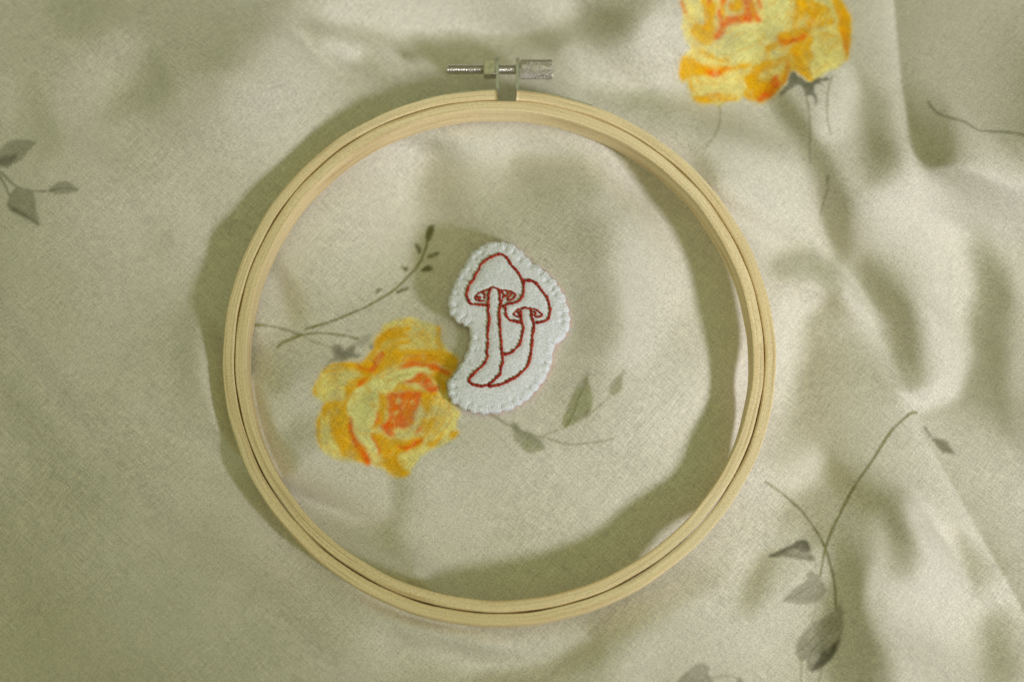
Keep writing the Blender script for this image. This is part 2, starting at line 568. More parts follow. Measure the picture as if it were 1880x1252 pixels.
def window(p, m):
    i0, i1 = np.searchsorted(cx, [p[:, 0].min() - m, p[:, 0].max() + m])
    j0, j1 = np.searchsorted(cy, [p[:, 1].min() - m, p[:, 1].max() + m])
    return np.s_[j0:j1, i0:i1]

MOT = 1.0
def shape(pts, c, a=1.0, soft=1.6, o=(0, 0), s=1.0, warp=1.0, mottle=.12):
    p = catmull(np.asarray(pts, float) / s + np.asarray(o, float), closed=True, n=4)
    sl = window(p, 12)
    m = inside(CX[sl] + warp * WX[sl], CY[sl] + warp * WY[sl], p).astype(float)
    m = blur1(m, soft / CS)
    al = np.clip(m * a * (1 + mottle * MOT * TONE[sl]), 0, 1)
    blend(sl, al, c)

def line(pts, w, c, a=.9, o=(0, 0), s=1.0, taper=.45):
    p = catmull(np.asarray(pts, float) / s + np.asarray(o, float), n=6)
    sl = window(p, 8)
    d, t = polydist(CX[sl] + .35 * WX[sl], CY[sl] + .35 * WY[sl], p)
    hw = .5 * w * (1 - taper * t) * (1 + .16 * TONE[sl])
    al = a * np.clip((hw + 1.3 - d) / 2.4, 0, 1)
    blend(sl, np.clip(al * (1 + .12 * TONE[sl]), 0, 1), c)

PALE, PALE2 = (218, 202, 122), (204, 195, 126)
GOLD, GOLD2, DEEP = (228, 170, 22), (228, 184, 52), (208, 140, 10)
ORNG, ORN2 = (232, 94, 20), (230, 130, 26)
LEAF, LEAF2, LEAFD = (142, 138, 120), (126, 123, 104), (92, 89, 72)
STEM = (146, 142, 114)

def petal(g, c, under, a=.85, soft=2.2, wide=6, **kw):
    """dye that bleeds: a wide thin wash under the stroke itself"""
    shape(g, under, .45, wide, **kw)
    shape(g, c, a, soft, **kw)

# the rose inside the hoop
kw = dict(o=(560, 560), s=3.793)
shape([(715,85),(800,100),(880,130),(930,160),(940,230),(970,285),(1010,330),(1060,370),(1078,410),(1040,470),(1030,560),(1030,620),(1045,700),(1078,745),(1060,800),(1045,865),(1072,880),(1040,930),(960,980),(880,1000),(800,1060),(760,1110),(730,1130),(726,1180),(690,1202),(640,1202),(580,1160),(500,1130),(440,1100),(330,1090),(200,1075),(140,1020),(90,950),(75,860),(85,780),(120,730),(130,680),(62,640),(55,570),(90,520),(120,460),(180,410),(260,395),(360,405),(420,370),(480,310),(490,230),(560,130),(640,95)], PALE, .95, 2.4, **kw)
for g in [
 [(485,250),(560,180),(620,155),(720,150),(730,175),(690,200),(740,240),(720,270),(650,295),(700,310),(800,305),(880,315),(950,310),(1010,340),(1060,380),(1072,410),(1035,465),(960,425),(900,400),(800,395),(720,395),(660,420),(560,460),(480,470),(380,430),(420,370),(470,310)],
 [(915,150),(940,170),(935,230),(962,292),(930,290),(905,230)],
 [(180,410),(280,397),(370,410),(480,460),(560,470),(480,500),(400,560),(340,600),(310,640),(270,690),(180,740),(200,700),(290,620),(278,560),(350,510),(420,490),(380,460),(280,430),(190,430),(140,450),(100,500),(72,560),(76,620),(60,620),(60,560),(100,490)],
 [(300,650),(310,700),(310,780),(340,900),(400,1000),(440,1060),(430,1110),(330,1062),(260,1050),(230,980),(185,920),(170,820),(185,740)],
 [(90,780),(112,800),(102,880),(112,950),(132,1000),(95,960),(75,870)],
 [(800,615),(900,600),(912,660),(890,720),(830,780),(800,850),(822,900),(750,930),(700,940),(620,930),(560,920),(520,900),(470,890),(450,910),(500,980),(520,1030),(560,1100),(600,1180),(680,1197),(725,1172),(700,1140),(650,1110),(660,1040),(720,1010),(800,980),(822,930),(880,850),(900,790),(880,780),(850,800)],
 [(500,620),(520,700),(510,790),(490,850),(540,820),(560,760),(572,700),(560,620),(600,600),(650,530),(720,560),(800,580),(812,612),(700,600),(600,612)],
 [(900,430),(1000,490),(985,600),(955,612),(900,520),(870,470)],
 [(845,960),(900,940),(965,875),(950,930),(880,992)], [(865,840),(905,775),(915,790),(885,850)], [(1000,900),(1050,870),(1070,885),(1020,930)],
 [(130,690),(180,670),(240,680),(170,730),(140,780),(150,840),(125,790),(120,730)], [(520,1090),(580,1110),(640,1190),(580,1160)]]:
    petal(g, GOLD, GOLD2, .88, 1.9, wide=7, **kw)
for g in [[(500,260),(600,190),(680,180),(640,250),(600,330),(540,360),(500,330)], [(820,330),(950,330),(1040,400),(960,400)], [(220,760),(290,720),(300,850),(350,960),(300,1000),(230,900)], [(560,960),(640,1000),(640,1100),(690,1170),(620,1160),(560,1060)]]:
    shape(g, GOLD2, .55, 3.5, **kw)
for g in [[(200,480),(270,460),(330,470),(250,520),(180,560),(120,600),(110,540)], [(760,190),(850,170),(890,220),(900,270),(800,270),(750,230)], [(660,300),(700,285),(760,280),(700,300)], [(655,375),(720,350),(790,345),(720,365)], [(600,900),(680,880),(730,850),(700,880),(640,905)]]:
    shape(g, PALE, .85, 2.0, **kw)
for g in [[(690,200),(800,180),(830,210),(760,230)], [(560,330),(520,400),(500,440),(520,360)]]:
    shape(g, DEEP, .35, 3.0, **kw)
for g in [
 [(565,630),(620,610),(700,605),(806,603),(796,680),(770,760),(750,820),(700,850),(640,850),(610,880),(622,912),(580,912),(540,870),(530,830),(580,790),(590,740),(580,690)],
 [(685,527),(760,500),(800,463),(860,490),(890,540),(935,592),(860,602),(810,560),(750,540)],
 [(655,442),(720,395),(820,393),(900,408),(960,440),(1022,475),(1000,492),(900,452),(820,430),(720,435)],
 [(355,408),(400,425),(460,440),(480,390),(512,330),(552,328),(520,400),(490,465),(440,455),(380,435)],
 [(358,555),(380,525),(440,508),(400,545),(370,562)],
 [(308,790),(325,778),(340,880),(370,940),(420,1000),(457,1070),(440,1112),(400,1080),(370,1010),(320,950)],
 [(448,905),(490,935),(518,1000),(517,1045),(482,965)], [(640,980),(720,975),(800,930),(822,945),(760,990),(690,1007)], [(500,730),(517,780),(490,852),(495,790)],
 [(780,860),(815,840),(800,880),(770,890)]]:
    petal(g, ORNG, ORN2, .85, 2.2, 6, **kw)
shape([(700,640),(760,620),(770,720),(720,800),(690,720)], ORN2, .5, 3.0, **kw)
for x, y, r in [(655,665,22),(745,670,15),(642,745,17),(610,800,12),(690,700,9)]:
    shape([(x+r,y),(x,y+r*.8),(x-r,y),(x,y-r*.8)], PALE, .8, 1.6, **kw)
shape([(600,480),(700,442),(800,427),(870,450),(902,472),(860,465),(780,460),(760,490),(690,525),(640,530),(620,570),(570,600),(525,590),(505,640),(500,700),(475,830),(448,890),(490,980),(502,1032),(440,990),(380,930),(350,870),(330,785),(300,780),(300,700),(330,620),(400,560),(500,500)], PALE2, .96, 2.0, **kw)
shape([(700,560),(760,555),(810,575),(790,585),(720,575)], PALE, .8, 1.8, **kw)
for g in [[(430,600),(480,570),(490,640),(460,760),(420,850),(400,760)], [(350,690),(390,640),(380,780),(400,880),(370,850)]]:
    shape(g, (172, 170, 112), .5, 4, **kw)
for l in [[(900,620),(930,700),(890,800),(840,880)], [(960,650),(980,720),(960,800),(900,880)], [(1000,700),(1010,790),(960,880)], [(560,540),(640,500),(720,470)], [(150,960),(180,1010),(240,1040)], [(860,640),(870,720),(820,800)], [(540,500),(620,450),(700,420),(800,410)]]:
    line(l, 3.5, DEEP, .45, **kw)
def brush(regions, n, seed, kw):
    rg = np.random.default_rng(seed)
    for (x0, y0), (x1, y1), (x2, y2), spread, c, a in regions:
        for i in range(n):
            o_ = rg.normal(0, spread, 2)
            f0, f1 = rg.uniform(0, .35), rg.uniform(.6, 1)
            q = np.array([(x0, y0), (x1, y1), (x2, y2)], float) + o_
            t_ = np.linspace(f0, f1, 4)[:, None]
            p = (1 - t_) ** 2 * q[0] + 2 * t_ * (1 - t_) * q[1] + t_ ** 2 * q[2] + rg.normal(0, 3, (4, 2))
            line(p, rg.uniform(2, 4), c, a * rg.uniform(.5, 1), **kw)
brush([((500,330),(560,200),(720,170),26,DEEP,.5), ((520,300),(600,230),(740,260),24,PALE,.55), ((680,370),(820,330),(1000,380),16,ORN2,.45), ((700,380),(850,340),(1040,420),18,DEEP,.5),
       ((200,760),(230,900),(330,1040),26,DEEP,.5), ((130,800),(150,920),(230,1040),18,PALE,.6), ((880,640),(900,780),(760,960),38,GOLD,.6), ((960,650),(980,800),(850,950),30,GOLD,.55),
       ((930,640),(960,780),(820,940),40,PALE,.6), ((560,960),(600,1060),(680,1170),24,DEEP,.5), ((420,590),(360,720),(440,940),26,(176,172,104),.5), ((560,540),(700,470),(840,450),10,(176,172,104),.5),
       ((120,480),(220,440),(380,450),14,GOLD,.45), ((580,650),(640,720),(600,880),24,ORN2,.5), ((700,640),(740,740),(700,830),20,ORN2,.6)], 7, 5, kw)
shape([(180,290),(240,265),(270,308),(330,280),(352,255),(345,330),(395,350),(330,372),(250,392),(200,382),(170,402),(140,442),(148,400),(205,350)], LEAF2, .9, 2.2, **kw)
shape([(350,250),(400,215),(470,198),(445,255),(385,305)], LEAF, .6, 2.5, **kw)
shape([(440,290),(465,265),(478,290),(455,318)], LEAF2, .8, 2, **kw)
shape([(220,310),(260,320),(330,320),(310,350),(240,360)], LEAFD, .5, 3, **kw)

# the rose at the top edge
kw = dict(o=(1220, 0), s=4.471)
shape([(125,-20),(150,100),(140,200),(170,330),(210,400),(160,460),(125,540),(125,650),(170,680),(190,740),(220,800),(290,857),(400,852),(450,872),(500,842),(600,827),(650,800),(720,837),(820,837),(900,780),(980,690),(1030,600),(1090,600),(1150,650),(1220,672),(1300,612),(1380,582),(1450,532),(1500,482),(1530,350),(1536,200),(1500,80),(1440,-20),(1420,-260),(1250,-480),(900,-600),(520,-560),(260,-380),(140,-200)], PALE, .95, 2.4, **kw)
for g in [
 [(300,-10),(390,-10),(420,80),(400,180),(420,250),(410,332),(350,372),(270,342),(210,260),(260,200),(330,210),(350,120)],
 [(160,458),(240,490),(330,540),(450,550),(620,535),(740,535),(660,570),(520,580),(470,620),(380,625),(290,630),(200,640),(130,662),(125,560)],
 [(290,408),(350,425),(420,470),(540,492),(500,512),(420,500),(340,460)],
 [(740,545),(880,490),(1000,458),(1060,380),(1180,290),(1230,330),(1200,400),(1232,470),(1190,560),(1222,662),(1150,640),(1080,590),(1040,570),(1020,620),(980,690),(900,780),(820,832),(740,832),(650,802),(620,782),(560,822),(440,832),(280,844),(220,792),(330,790),(440,800),(560,800),(640,770),(672,700),(650,650),(700,600)],
 [(1070,-10),(1200,-10),(1280,30),(1350,60),(1370,130),(1402,200),(1330,222),(1250,222),(1200,280),(1160,330),(1000,380),(940,352),(905,285),(960,270),(1040,250),(1050,180)],
 [(1370,-10),(1440,-10),(1502,80),(1537,200),(1532,350),(1502,482),(1468,502),(1490,430),(1460,330),(1420,250),(1422,150)],
 [(1240,278),(1340,286),(1432,312),(1340,302)], [(560,-10),(650,-10),(640,60),(600,110),(540,90)], [(200,650),(230,700),(240,760),(200,720)], [(820,380),(900,350),(960,380),(880,425),(830,430)]]:
    petal(g, GOLD, GOLD2, .88, 1.9, wide=7, **kw)
for g in [[(1240,40),(1330,70),(1360,160),(1280,200),(1220,150)], [(1060,470),(1150,440),(1180,540),(1120,580),(1050,530)], [(240,250),(320,240),(340,320),(280,330)]]:
    shape(g, GOLD2, .6, 4, **kw)
for g in [[(830,575),(920,530),(992,500),(960,600),(880,660),(800,652),(780,612)], [(1060,170),(1120,160),(1180,120),(1150,200),(1080,240)], [(230,660),(400,640),(560,640),(600,700),(560,780),(480,780),(300,760)]]:
    shape(g, PALE, .85, 3, **kw)
for g in [
 [(430,90),(470,80),(490,150),(560,130),(640,120),(645,40),(630,-10),(720,-10),(750,80),(792,182),(752,192),(730,150),(700,190),(560,205),(510,230),(470,322),(413,332),(420,270),(450,200)],
 [(460,-10),(515,-10),(490,50),(453,62)], [(360,-10),(390,-10),(380,50),(362,40)], [(760,-10),(790,-10),(795,70),(770,60)],
 [(925,308),(1000,330),(1100,300),(1142,278),(1152,312),(1060,352),(990,387),(958,372)],
 [(332,573),(430,580),(545,558),(480,602),(430,632),(370,622)],
 [(908,610),(942,620),(930,660),(952,682),(870,792),(757,832),(800,760),(870,680)], [(125,-10),(160,40),(192,142),(158,92)]]:
    petal(g, ORNG, ORN2, .85, 2.2, 6, **kw)
for g in [[(1198,150),(1222,190),(1150,275),(1190,230)], [(335,770),(452,765),(442,797),(360,792)], [(1450,250),(1500,300),(1512,400),(1490,432)], [(998,490),(1022,520),(1012,640),(958,692),(1000,600)], [(545,10),(570,40),(555,90),(540,60)]]:
    shape(g, ORN2, .8, 2.4, **kw)
shape([(800,182),(860,-10),(1068,-10),(1040,200),(1000,250),(900,272),(860,360),(790,410),(700,500),(560,500),(440,480),(400,420),(420,352),(480,322),(540,232),(700,205)], PALE2, .9, 2.6, **kw)
shape([(1230,340),(1330,310),(1440,360),(1470,440),(1440,520),(1350,580),(1250,630),(1200,540),(1235,460)], PALE, .85, 3, **kw)
for l in [[(820,330),(900,300),(960,330)], [(780,360),(850,400),(980,420)], [(600,420),(720,380),(800,300)], [(1090,20),(1080,140),(1040,230)], [(1250,100),(1220,180),(1160,260)], [(260,660),(340,690),(470,680)], [(690,640),(760,620),(860,560)], [(1400,60),(1440,180),(1480,320)]]:
    line(l, 3.5, DEEP, .4, **kw)
brush([((1080,20),(1060,150),(960,280),24,GOLD,.5), ((1300,40),(1260,160),(1120,300),34,DEEP,.5), ((1330,80),(1260,220),(1180,340),30,PALE,.5), ((1420,60),(1500,200),(1490,420),14,DEEP,.6), ((1050,400),(1130,480),(1180,620),30,DEEP,.45),
       ((760,600),(860,560),(980,490),22,DEEP,.5), ((700,800),(820,760),(940,640),20,DEEP,.5), ((180,540),(330,560),(600,560),16,DEEP,.45), ((230,820),(420,800),(620,800),14,GOLD,.5), ((330,20),(370,150),(320,320),22,DEEP,.45),
       ((480,420),(640,380),(820,300),30,(180,176,104),.45), ((860,60),(880,180),(760,330),34,(180,176,104),.4), ((480,20),(480,120),(500,180),14,GOLD,.6), ((600,20),(610,100),(680,160),20,GOLD,.6), ((700,20),(720,80),(760,160),14,GOLD,.5), ((1260,380),(1340,420),(1380,540),30,(196,186,104),.45)], 7, 6, kw)
shape([(1028,612),(1050,588),(1100,640),(1200,677),(1240,650),(1340,638),(1342,656),(1270,672),(1312,712),(1240,702),(1254,862),(1230,832),(1210,772),(1180,792),(1150,780),(1130,720),(1080,702),(1000,762),(958,804),(948,772),(1000,700)], (100, 98, 78), .92, 1.8, **kw)
shape([(990,740),(1040,690),(1070,690),(1010,750)], LEAF, .6, 2, **kw)
line([(1160,775),(1185,900),(1192,1050),(1192,1250),(1200,1340)], 4, STEM, .85, taper=.5, **kw)
line([(450,870),(456,960),(430,1080),(340,1212)], 3.5, STEM, .85, **kw)
line([(1376,625),(1345,740),(1332,900),(1345,1020),(1366,1100)], 3.5, STEM, .9, **kw)
line([(1520,325),(1518,350),(1506,395)], 4, LEAF2, .7)

WX *= .45; WY *= .45
MOT = 1.7
# petals: fine veins of dye running out from the heart of each rose
for (rx, ry), rad, sd in (((737, 748), 190, 71), ((1392, 25), 260, 72)):
    sl = window(np.array([(rx - rad, ry - rad), (rx + rad, ry + rad)], float), 0)
    X, Y = CX[sl] + 4 * WX[sl] - rx, CY[sl] + 4 * WY[sl] - ry
    rr_, tt_ = np.hypot(X, Y), np.arctan2(Y, X) + .25 * np.sin(np.hypot(X, Y) / 26)
    pn = np.random.default_rng(sd).standard_normal((48, 220))
    pn = fblur(np.concatenate([pn] * 1), 1.1); pn = np.repeat(pn, 4, 0); pn = fblur(pn, 1.0); pn /= pn.std()
    vein = bilinear(pn, (tt_ / (2 * PI) + .5) * 219, rr_ / rad * 190)
    sat = (PR[sl][..., 0] - PR[sl][..., 2])[..., None] > .2                     # dyed yellow or orange
    gold_ = lin(GOLD) / LIT * np.array(CLOTH); gold_ /= max(1, gold_.max() / .93)
    pale_ = lin((222, 206, 120)) / LIT * np.array(CLOTH); pale_ /= max(1, pale_.max() / .93)
    up, dn = np.clip(vein - .25, 0, 1.6)[..., None] * .24 * sat, np.clip(-vein - .35, 0, 1.6)[..., None] * .20 * sat
    PR[sl] = PR[sl] * (1 - up) + gold_ * up
    PR[sl] = PR[sl] * (1 - dn) + pale_ * dn
# leaves at the left edge
kw = dict(o=(0, 0), s=2.608)
shape([(-40,745),(0,718),(20,690),(70,672),(130,675),(172,682),(140,720),(110,760),(60,792),(30,802),(-30,790)], LEAF, .88, 1.8, **kw)
shape([(-20,772),(30,742),(84,735),(60,782),(20,795)], LEAFD, .55, 2.2, **kw)
line([(-60,800),(0,822),(40,862),(90,900),(150,915),(240,915)], 4, LEAF2, .85, taper=.3, **kw)
line([(-10,830),(30,900),(48,935),(78,905)], 4, LEAF2, .85, taper=.2, **kw)
shape([(233,912),(270,880),(310,868),(350,888),(380,913),(330,926),(270,930)], LEAF, .9, 1.6, **kw)
line([(240,912),(310,900),(375,913)], 2.5, LEAFD, .5, **kw)
shape([(35,970),(60,920),(100,900),(150,915),(170,960),(177,1010),(191,1083),(140,1052),(80,1022),(40,1000)], LEAF, .9, 1.8, **kw)
shape([(35,970),(60,990),(100,1010),(150,1045),(190,1082),(140,1055),(80,1024),(40,1002)], LEAFD, .6, 2, **kw)

# sprig at the lower right
kw = dict(o=(1380, 740), s=2.446)
line([(740,44),(712,48),(640,110),(590,180),(540,260),(470,360),(420,450),(370,550),(340,620),(320,700),(308,775)], 4.2, (118,112,70), .85, taper=.1, **kw)
line([(62,352),(130,400),(210,470),(260,530),(300,590),(330,650),(360,750),(375,830),(380,925)], 3.6, (118,112,70), .85, taper=-.1, **kw)
line([(250,650),(285,710),(292,770)], 3, STEM, .6, **kw)
shape([(68,687),(130,660),(180,635),(215,614),(250,620),(263,660),(255,672),(282,690),(270,707),(220,702),(140,690)], LEAF2, .9, 1.8, **kw)
shape([(68,687),(130,660),(180,635),(215,614),(250,620),(263,658),(230,668),(190,655),(130,676)], LEAFD, .75, 1.8, **kw)
shape([(138,887),(190,830),(240,800),(248,765),(275,754),(300,772),(327,810),(327,850),(290,892),(230,902),(180,896)], LEAF, .92, 1.8, **kw)
line([(150,885),(220,850),(290,800)], 3, LEAFD, .35, **kw)
shape([(198,1110),(210,1060),(260,1000),(330,958),(380,918),(402,898),(412,980),(397,1080),(372,1130),(330,1172),(280,1202),(250,1192),(245,1150),(220,1162)], LEAF, .9, 2.0, **kw)
shape([(310,1120),(360,1088),(392,1058),(372,1122),(320,1182),(268,1197),(300,1150)], (62,60,42), .8, 2.4, **kw)
shape([(270,1040),(330,985),(370,960),(300,1040),(250,1090)], (158,152,130), .55, 2.4, **kw)
for l in [[(230,1100),(290,1040),(370,960)], [(260,1120),(330,1050),(395,960)], [(300,1120),(360,1050),(400,980)]]:
    line(l, 2.6, LEAFD, .45, **kw)
line([(225,1150),(222,1210),(228,1290)], 3, STEM, .7, **kw)
line([(316,1185),(305,1230),(290,1300)], 4, STEM, .7, **kw)
line([(290,880),(282,940),(264,992)], 2.6, STEM, .5, **kw)
shape([(813,160),(850,157),(880,174),(902,210),(917,232),(870,223),(840,202)], LEAF2, .9, 1.8, **kw)
line([(815,162),(860,190),(915,230)], 2.5, LEAFD, .5, **kw)
line([(778,108),(795,135),(816,162)], 4, LEAF2, .8, **kw)
shape([(1238,1262),(1262,1232),(1285,1217),(1302,1224),(1300,1236),(1310,1250),(1300,1290),(1260,1300)], LEAF, .9, 2)
line([(1306,1244),(1340,1240),(1365,1254)], 3, STEM, .6)
shape([(1352,1256),(1356,1243),(1364,1250),(1362,1262)], LEAF2, .8, 1.5)
line([(1704,188),(1720,207),(1745,217),(1770,224),(1800,240),(1850,243),(1890,250)], 4.4, (134,131,108), .85, taper=.1)

# sprigs inside the hoop
kw = dict(o=(450, 390), s=4.317)
SG = (120, 116, 72)
line([(1465,150),(1450,200),(1420,320),(1370,420),(1300,500),(1200,600),(1080,680),(960,750),(850,795),(720,850),(600,890),(478,922)], 4.4, SG, .88, taper=.15, **kw)
for g in [[(1470,98),(1496,110),(1490,170),(1470,222),(1445,228),(1425,190),(1445,130)], [(1338,250),(1380,253),(1396,290),(1385,335),(1368,318)], [(1438,352),(1480,325),(1537,313),(1520,347),(1460,367)], [(1392,462),(1440,420),(1460,418),(1492,450),(1440,472)],
          [(1240,418),(1265,438),(1292,430),(1285,460),(1270,477),(1250,450)], [(1028,642),(1045,610),(1077,598),(1065,632),(1040,648)], [(1192,632),(1240,605),(1297,594),(1280,617),(1215,642)]]:
    shape(g, (98,95,58), .92, 1.4, warp=.5, **kw)
line([(30,895),(150,895),(260,915),(360,940),(440,970),(520,960),(640,960),(780,975),(885,1002)], 4.2, SG, .8, taper=.1, **kw)
line([(440,970),(350,1010),(290,1035),(258,1068)], 4.5, SG, .75, taper=-.2, **kw)
line([(470,990),(560,1030),(690,1068)], 3.6, STEM, .7, **kw)
kw = dict(o=(880, 650), s=6.26)
line([(60,660),(230,750),(330,810),(450,870),(600,930),(720,950),(850,990),(960,1020),(1100,1035),(1250,1020),(1400,1000),(1535,970)], 4.4, STEM, .85, taper=.5, **kw)
shape([(368,800),(430,798),(480,860),(560,890),(640,930),(700,990),(740,1050),(778,1077),(720,1102),(620,1132),(540,1122),(460,1040),(400,970),(395,900)], (138,136,104), .9, 2, **kw)
shape([(368,800),(430,798),(480,860),(560,890),(640,930),(700,990),(760,1072),(680,1040),(600,980),(480,920),(410,880)], LEAF2, .55, 2.4, **kw)
shape([(965,832),(958,750),(1000,640),(1050,500),(1110,380),(1200,270),(1262,222),(1262,350),(1302,470),(1292,600),(1250,712),(1120,780),(1000,842)], (142,140,108), .9, 2, **kw)
line([(985,830),(1070,700),(1130,520),(1200,380),(1240,280)], 4, (112,110,72), .6, taper=.6, **kw)
shape([(1190,680),(1240,640),(1290,630),(1250,712)], LEAF2, .6, 2, **kw)
line([(720,940),(850,890),(970,848)], 3.2, STEM, .75, **kw)
line([(1250,690),(1340,630),(1420,560),(1505,478)], 3.4, STEM, .8, **kw)
shape([(1500,480),(1488,390),(1530,320),(1590,250),(1695,145),(1645,260),(1642,380),(1600,442),(1540,462)], (138,136,104), .88, 2, **kw)

# ------------------------------------------------------------------ where the felt patch lies
PZ = 2.1e-3                      # thickness of the padded felt
OUT = [(400,100),(470,110),(520,140),(560,180),(610,235),(660,265),(710,310),(760,365),(800,430),(825,500),(842,580),(835,640),(810,690),(765,730),(740,770),(735,830),(715,890),(690,940),(655,990),(610,1040),(560,1080),(500,1115),(430,1135),(350,1145),(270,1143),(215,1125),(165,1100),(125,1070),(105,1020),(102,970),(125,930),(165,880),(205,810),(230,740),(240,670),(230,625),(190,600),(150,575),(120,540),(105,480),(115,420),(140,350),(175,280),(215,220),(240,170),(290,130),(340,108)]
def zp(p): return np.asarray(p, float) / 3.293 + np.array([790, 410])
outl_px = catmull(zp(OUT), closed=True, n=6)
# cloth under the patch: a smooth bed for the stiff felt
c0 = outl_px.mean(0)
bx0, by0 = at(c0[0], c0[1], .004)
tst = []
for px_, py_ in np.random.default_rng(5).uniform(outl_px.min(0), outl_px.max(0), (400, 2)):
    tst.append(at(px_, py_, .004))
tst = np.array(tst)
tz = cloth_height(tst[:, 0], tst[:, 1])
A = np.c_[np.ones(len(tst)), tst[:, 0] - bx0, tst[:, 1] - by0, (tst[:, 0] - bx0) ** 2, (tst[:, 0] - bx0) * (tst[:, 1] - by0), (tst[:, 1] - by0) ** 2]
cf, *_ = np.linalg.lstsq(A, tz, rcond=None)
cf[3:] *= .4
cf[1], cf[2] = .5 * cf[1] - .03, .5 * cf[2] + .02
def bed0(x, y):
    dx, dy = x - bx0, y - by0
    return cf[0] + cf[1] * dx + cf[2] * dy + cf[3] * dx ** 2 + cf[4] * dx * dy + cf[5] * dy ** 2
LIFT = max(0, np.percentile(tz - bed0(tst[:, 0], tst[:, 1]), 55))
def bed(x, y): return bed0(x, y) + LIFT
print('patch bed', cf[0], 'lift', LIFT)
PTOP = float(cf[0] + LIFT + PZ)
def pw(p, z=PTOP):
    p = np.asarray(p, float)
    return np.array([at(a, b, z) for a, b in p])


# ------------------------------------------------------------------ the cloth: mesh
def axis(a, b, step, far):
    core = np.arange(a, b + step * .5, step)
    out, s = [], step
    x = 0
    while x < far:
        s *= 1.16
        x += min(s, .012)
        out.append(x)
    out = np.array(out)
    return np.concatenate([a - out[::-1], core, core[-1] + out])

ax = axis(-.166, .166, .00034, .36)
ay = axis(-.112, .124, .00034, .36)
nx, ny = len(ax), len(ay)
VX, VY = np.meshgrid(ax, ay)
VZ = cloth_height(VX, VY)
# the patch presses the cloth down where it lies
pb = pw(outl_px[::3])
m = (VX > pb[:, 0].min() - .03) & (VX < pb[:, 0].max() + .03) & (VY > pb[:, 1].min() - .03) & (VY < pb[:, 1].max() + .03)
dd_, _ = polydist(VX[m], VY[m], pb, closed=True)
dd_ = np.where(inside(VX[m], VY[m], pb), 0, dd_)
capz = bed(VX[m], VY[m]) + .0002 + .42 * dd_
kk = .0028
hh = np.clip(.5 + .5 * (capz - VZ[m]) / kk, 0, 1)
VZ[m] = capz * (1 - hh) + VZ[m] * hh - kk * hh * (1 - hh)
_, sdx, sdy = pleats(*project(VX, VY, VZ))
VX = VX + sdx; VY = VY + sdy
ppx, ppy = project(VX, VY, VZ)
uu, vv = (ppx - CX0) / CS, (ppy - CY0) / CS
pc = np.concatenate([bilinear(PR, uu, vv), bilinear(PA, uu, vv)[..., None]], -1)
offm = (uu < 1) | (uu > cw - 3) | (vv < 1) | (vv > ch - 3)
pc[offm] = 0
me = bpy.data.meshes.new('floral_cloth')
nvt, nq = nx * ny, (nx - 1) * (ny - 1)
me.vertices.add(nvt)
me.vertices.foreach_set('co', np.stack([VX, VY, VZ], -1).astype(np.float32).ravel())
ii = np.arange(nvt).reshape(ny, nx)
quads = np.stack([ii[:-1, :-1], ii[:-1, 1:], ii[1:, 1:], ii[1:, :-1]], -1).reshape(-1)
me.loops.add(nq * 4)
me.loops.foreach_set('vertex_index', quads.astype(np.int32))
me.polygons.add(nq)
me.polygons.foreach_set('loop_start', np.arange(0, nq * 4, 4, dtype=np.int32))
me.polygons.foreach_set('use_smooth', np.ones(nq, bool))
me.update(calc_edges=True)
ca = me.color_attributes.new('print', 'FLOAT_COLOR', 'POINT')
ca.data.foreach_set('color', pc.astype(np.float32).ravel())
me.materials.append(M_CLOTH)
cloth = bpy.data.objects.new('floral_cloth', me)
col.objects.link(cloth)
tag(cloth, 'rumpled ivory cotton cloth printed with yellow roses and grey-green leaves', 'cloth')


# ------------------------------------------------------------------ the hoop
hoop = bpy.data.objects.new('embroidery_hoop', None)
hoop.empty_display_size = .02
hoop.location = (HC[0], HC[1], HB)
col.objects.link(hoop)
tag(hoop, 'round pale wooden embroidery hoop with metal screw clamp lying on the cloth', 'embroidery hoop')
OX, OY, OZ = HC[0], HC[1], HB
DEP = HT - HB

def wob(t):
    """a bent wooden ring is never quite round"""
    return (.00030 * np.cos(2 * t + 2.2) + .00018 * np.cos(3 * t + .6) + .00010 * np.cos(5 * t + 1.3))

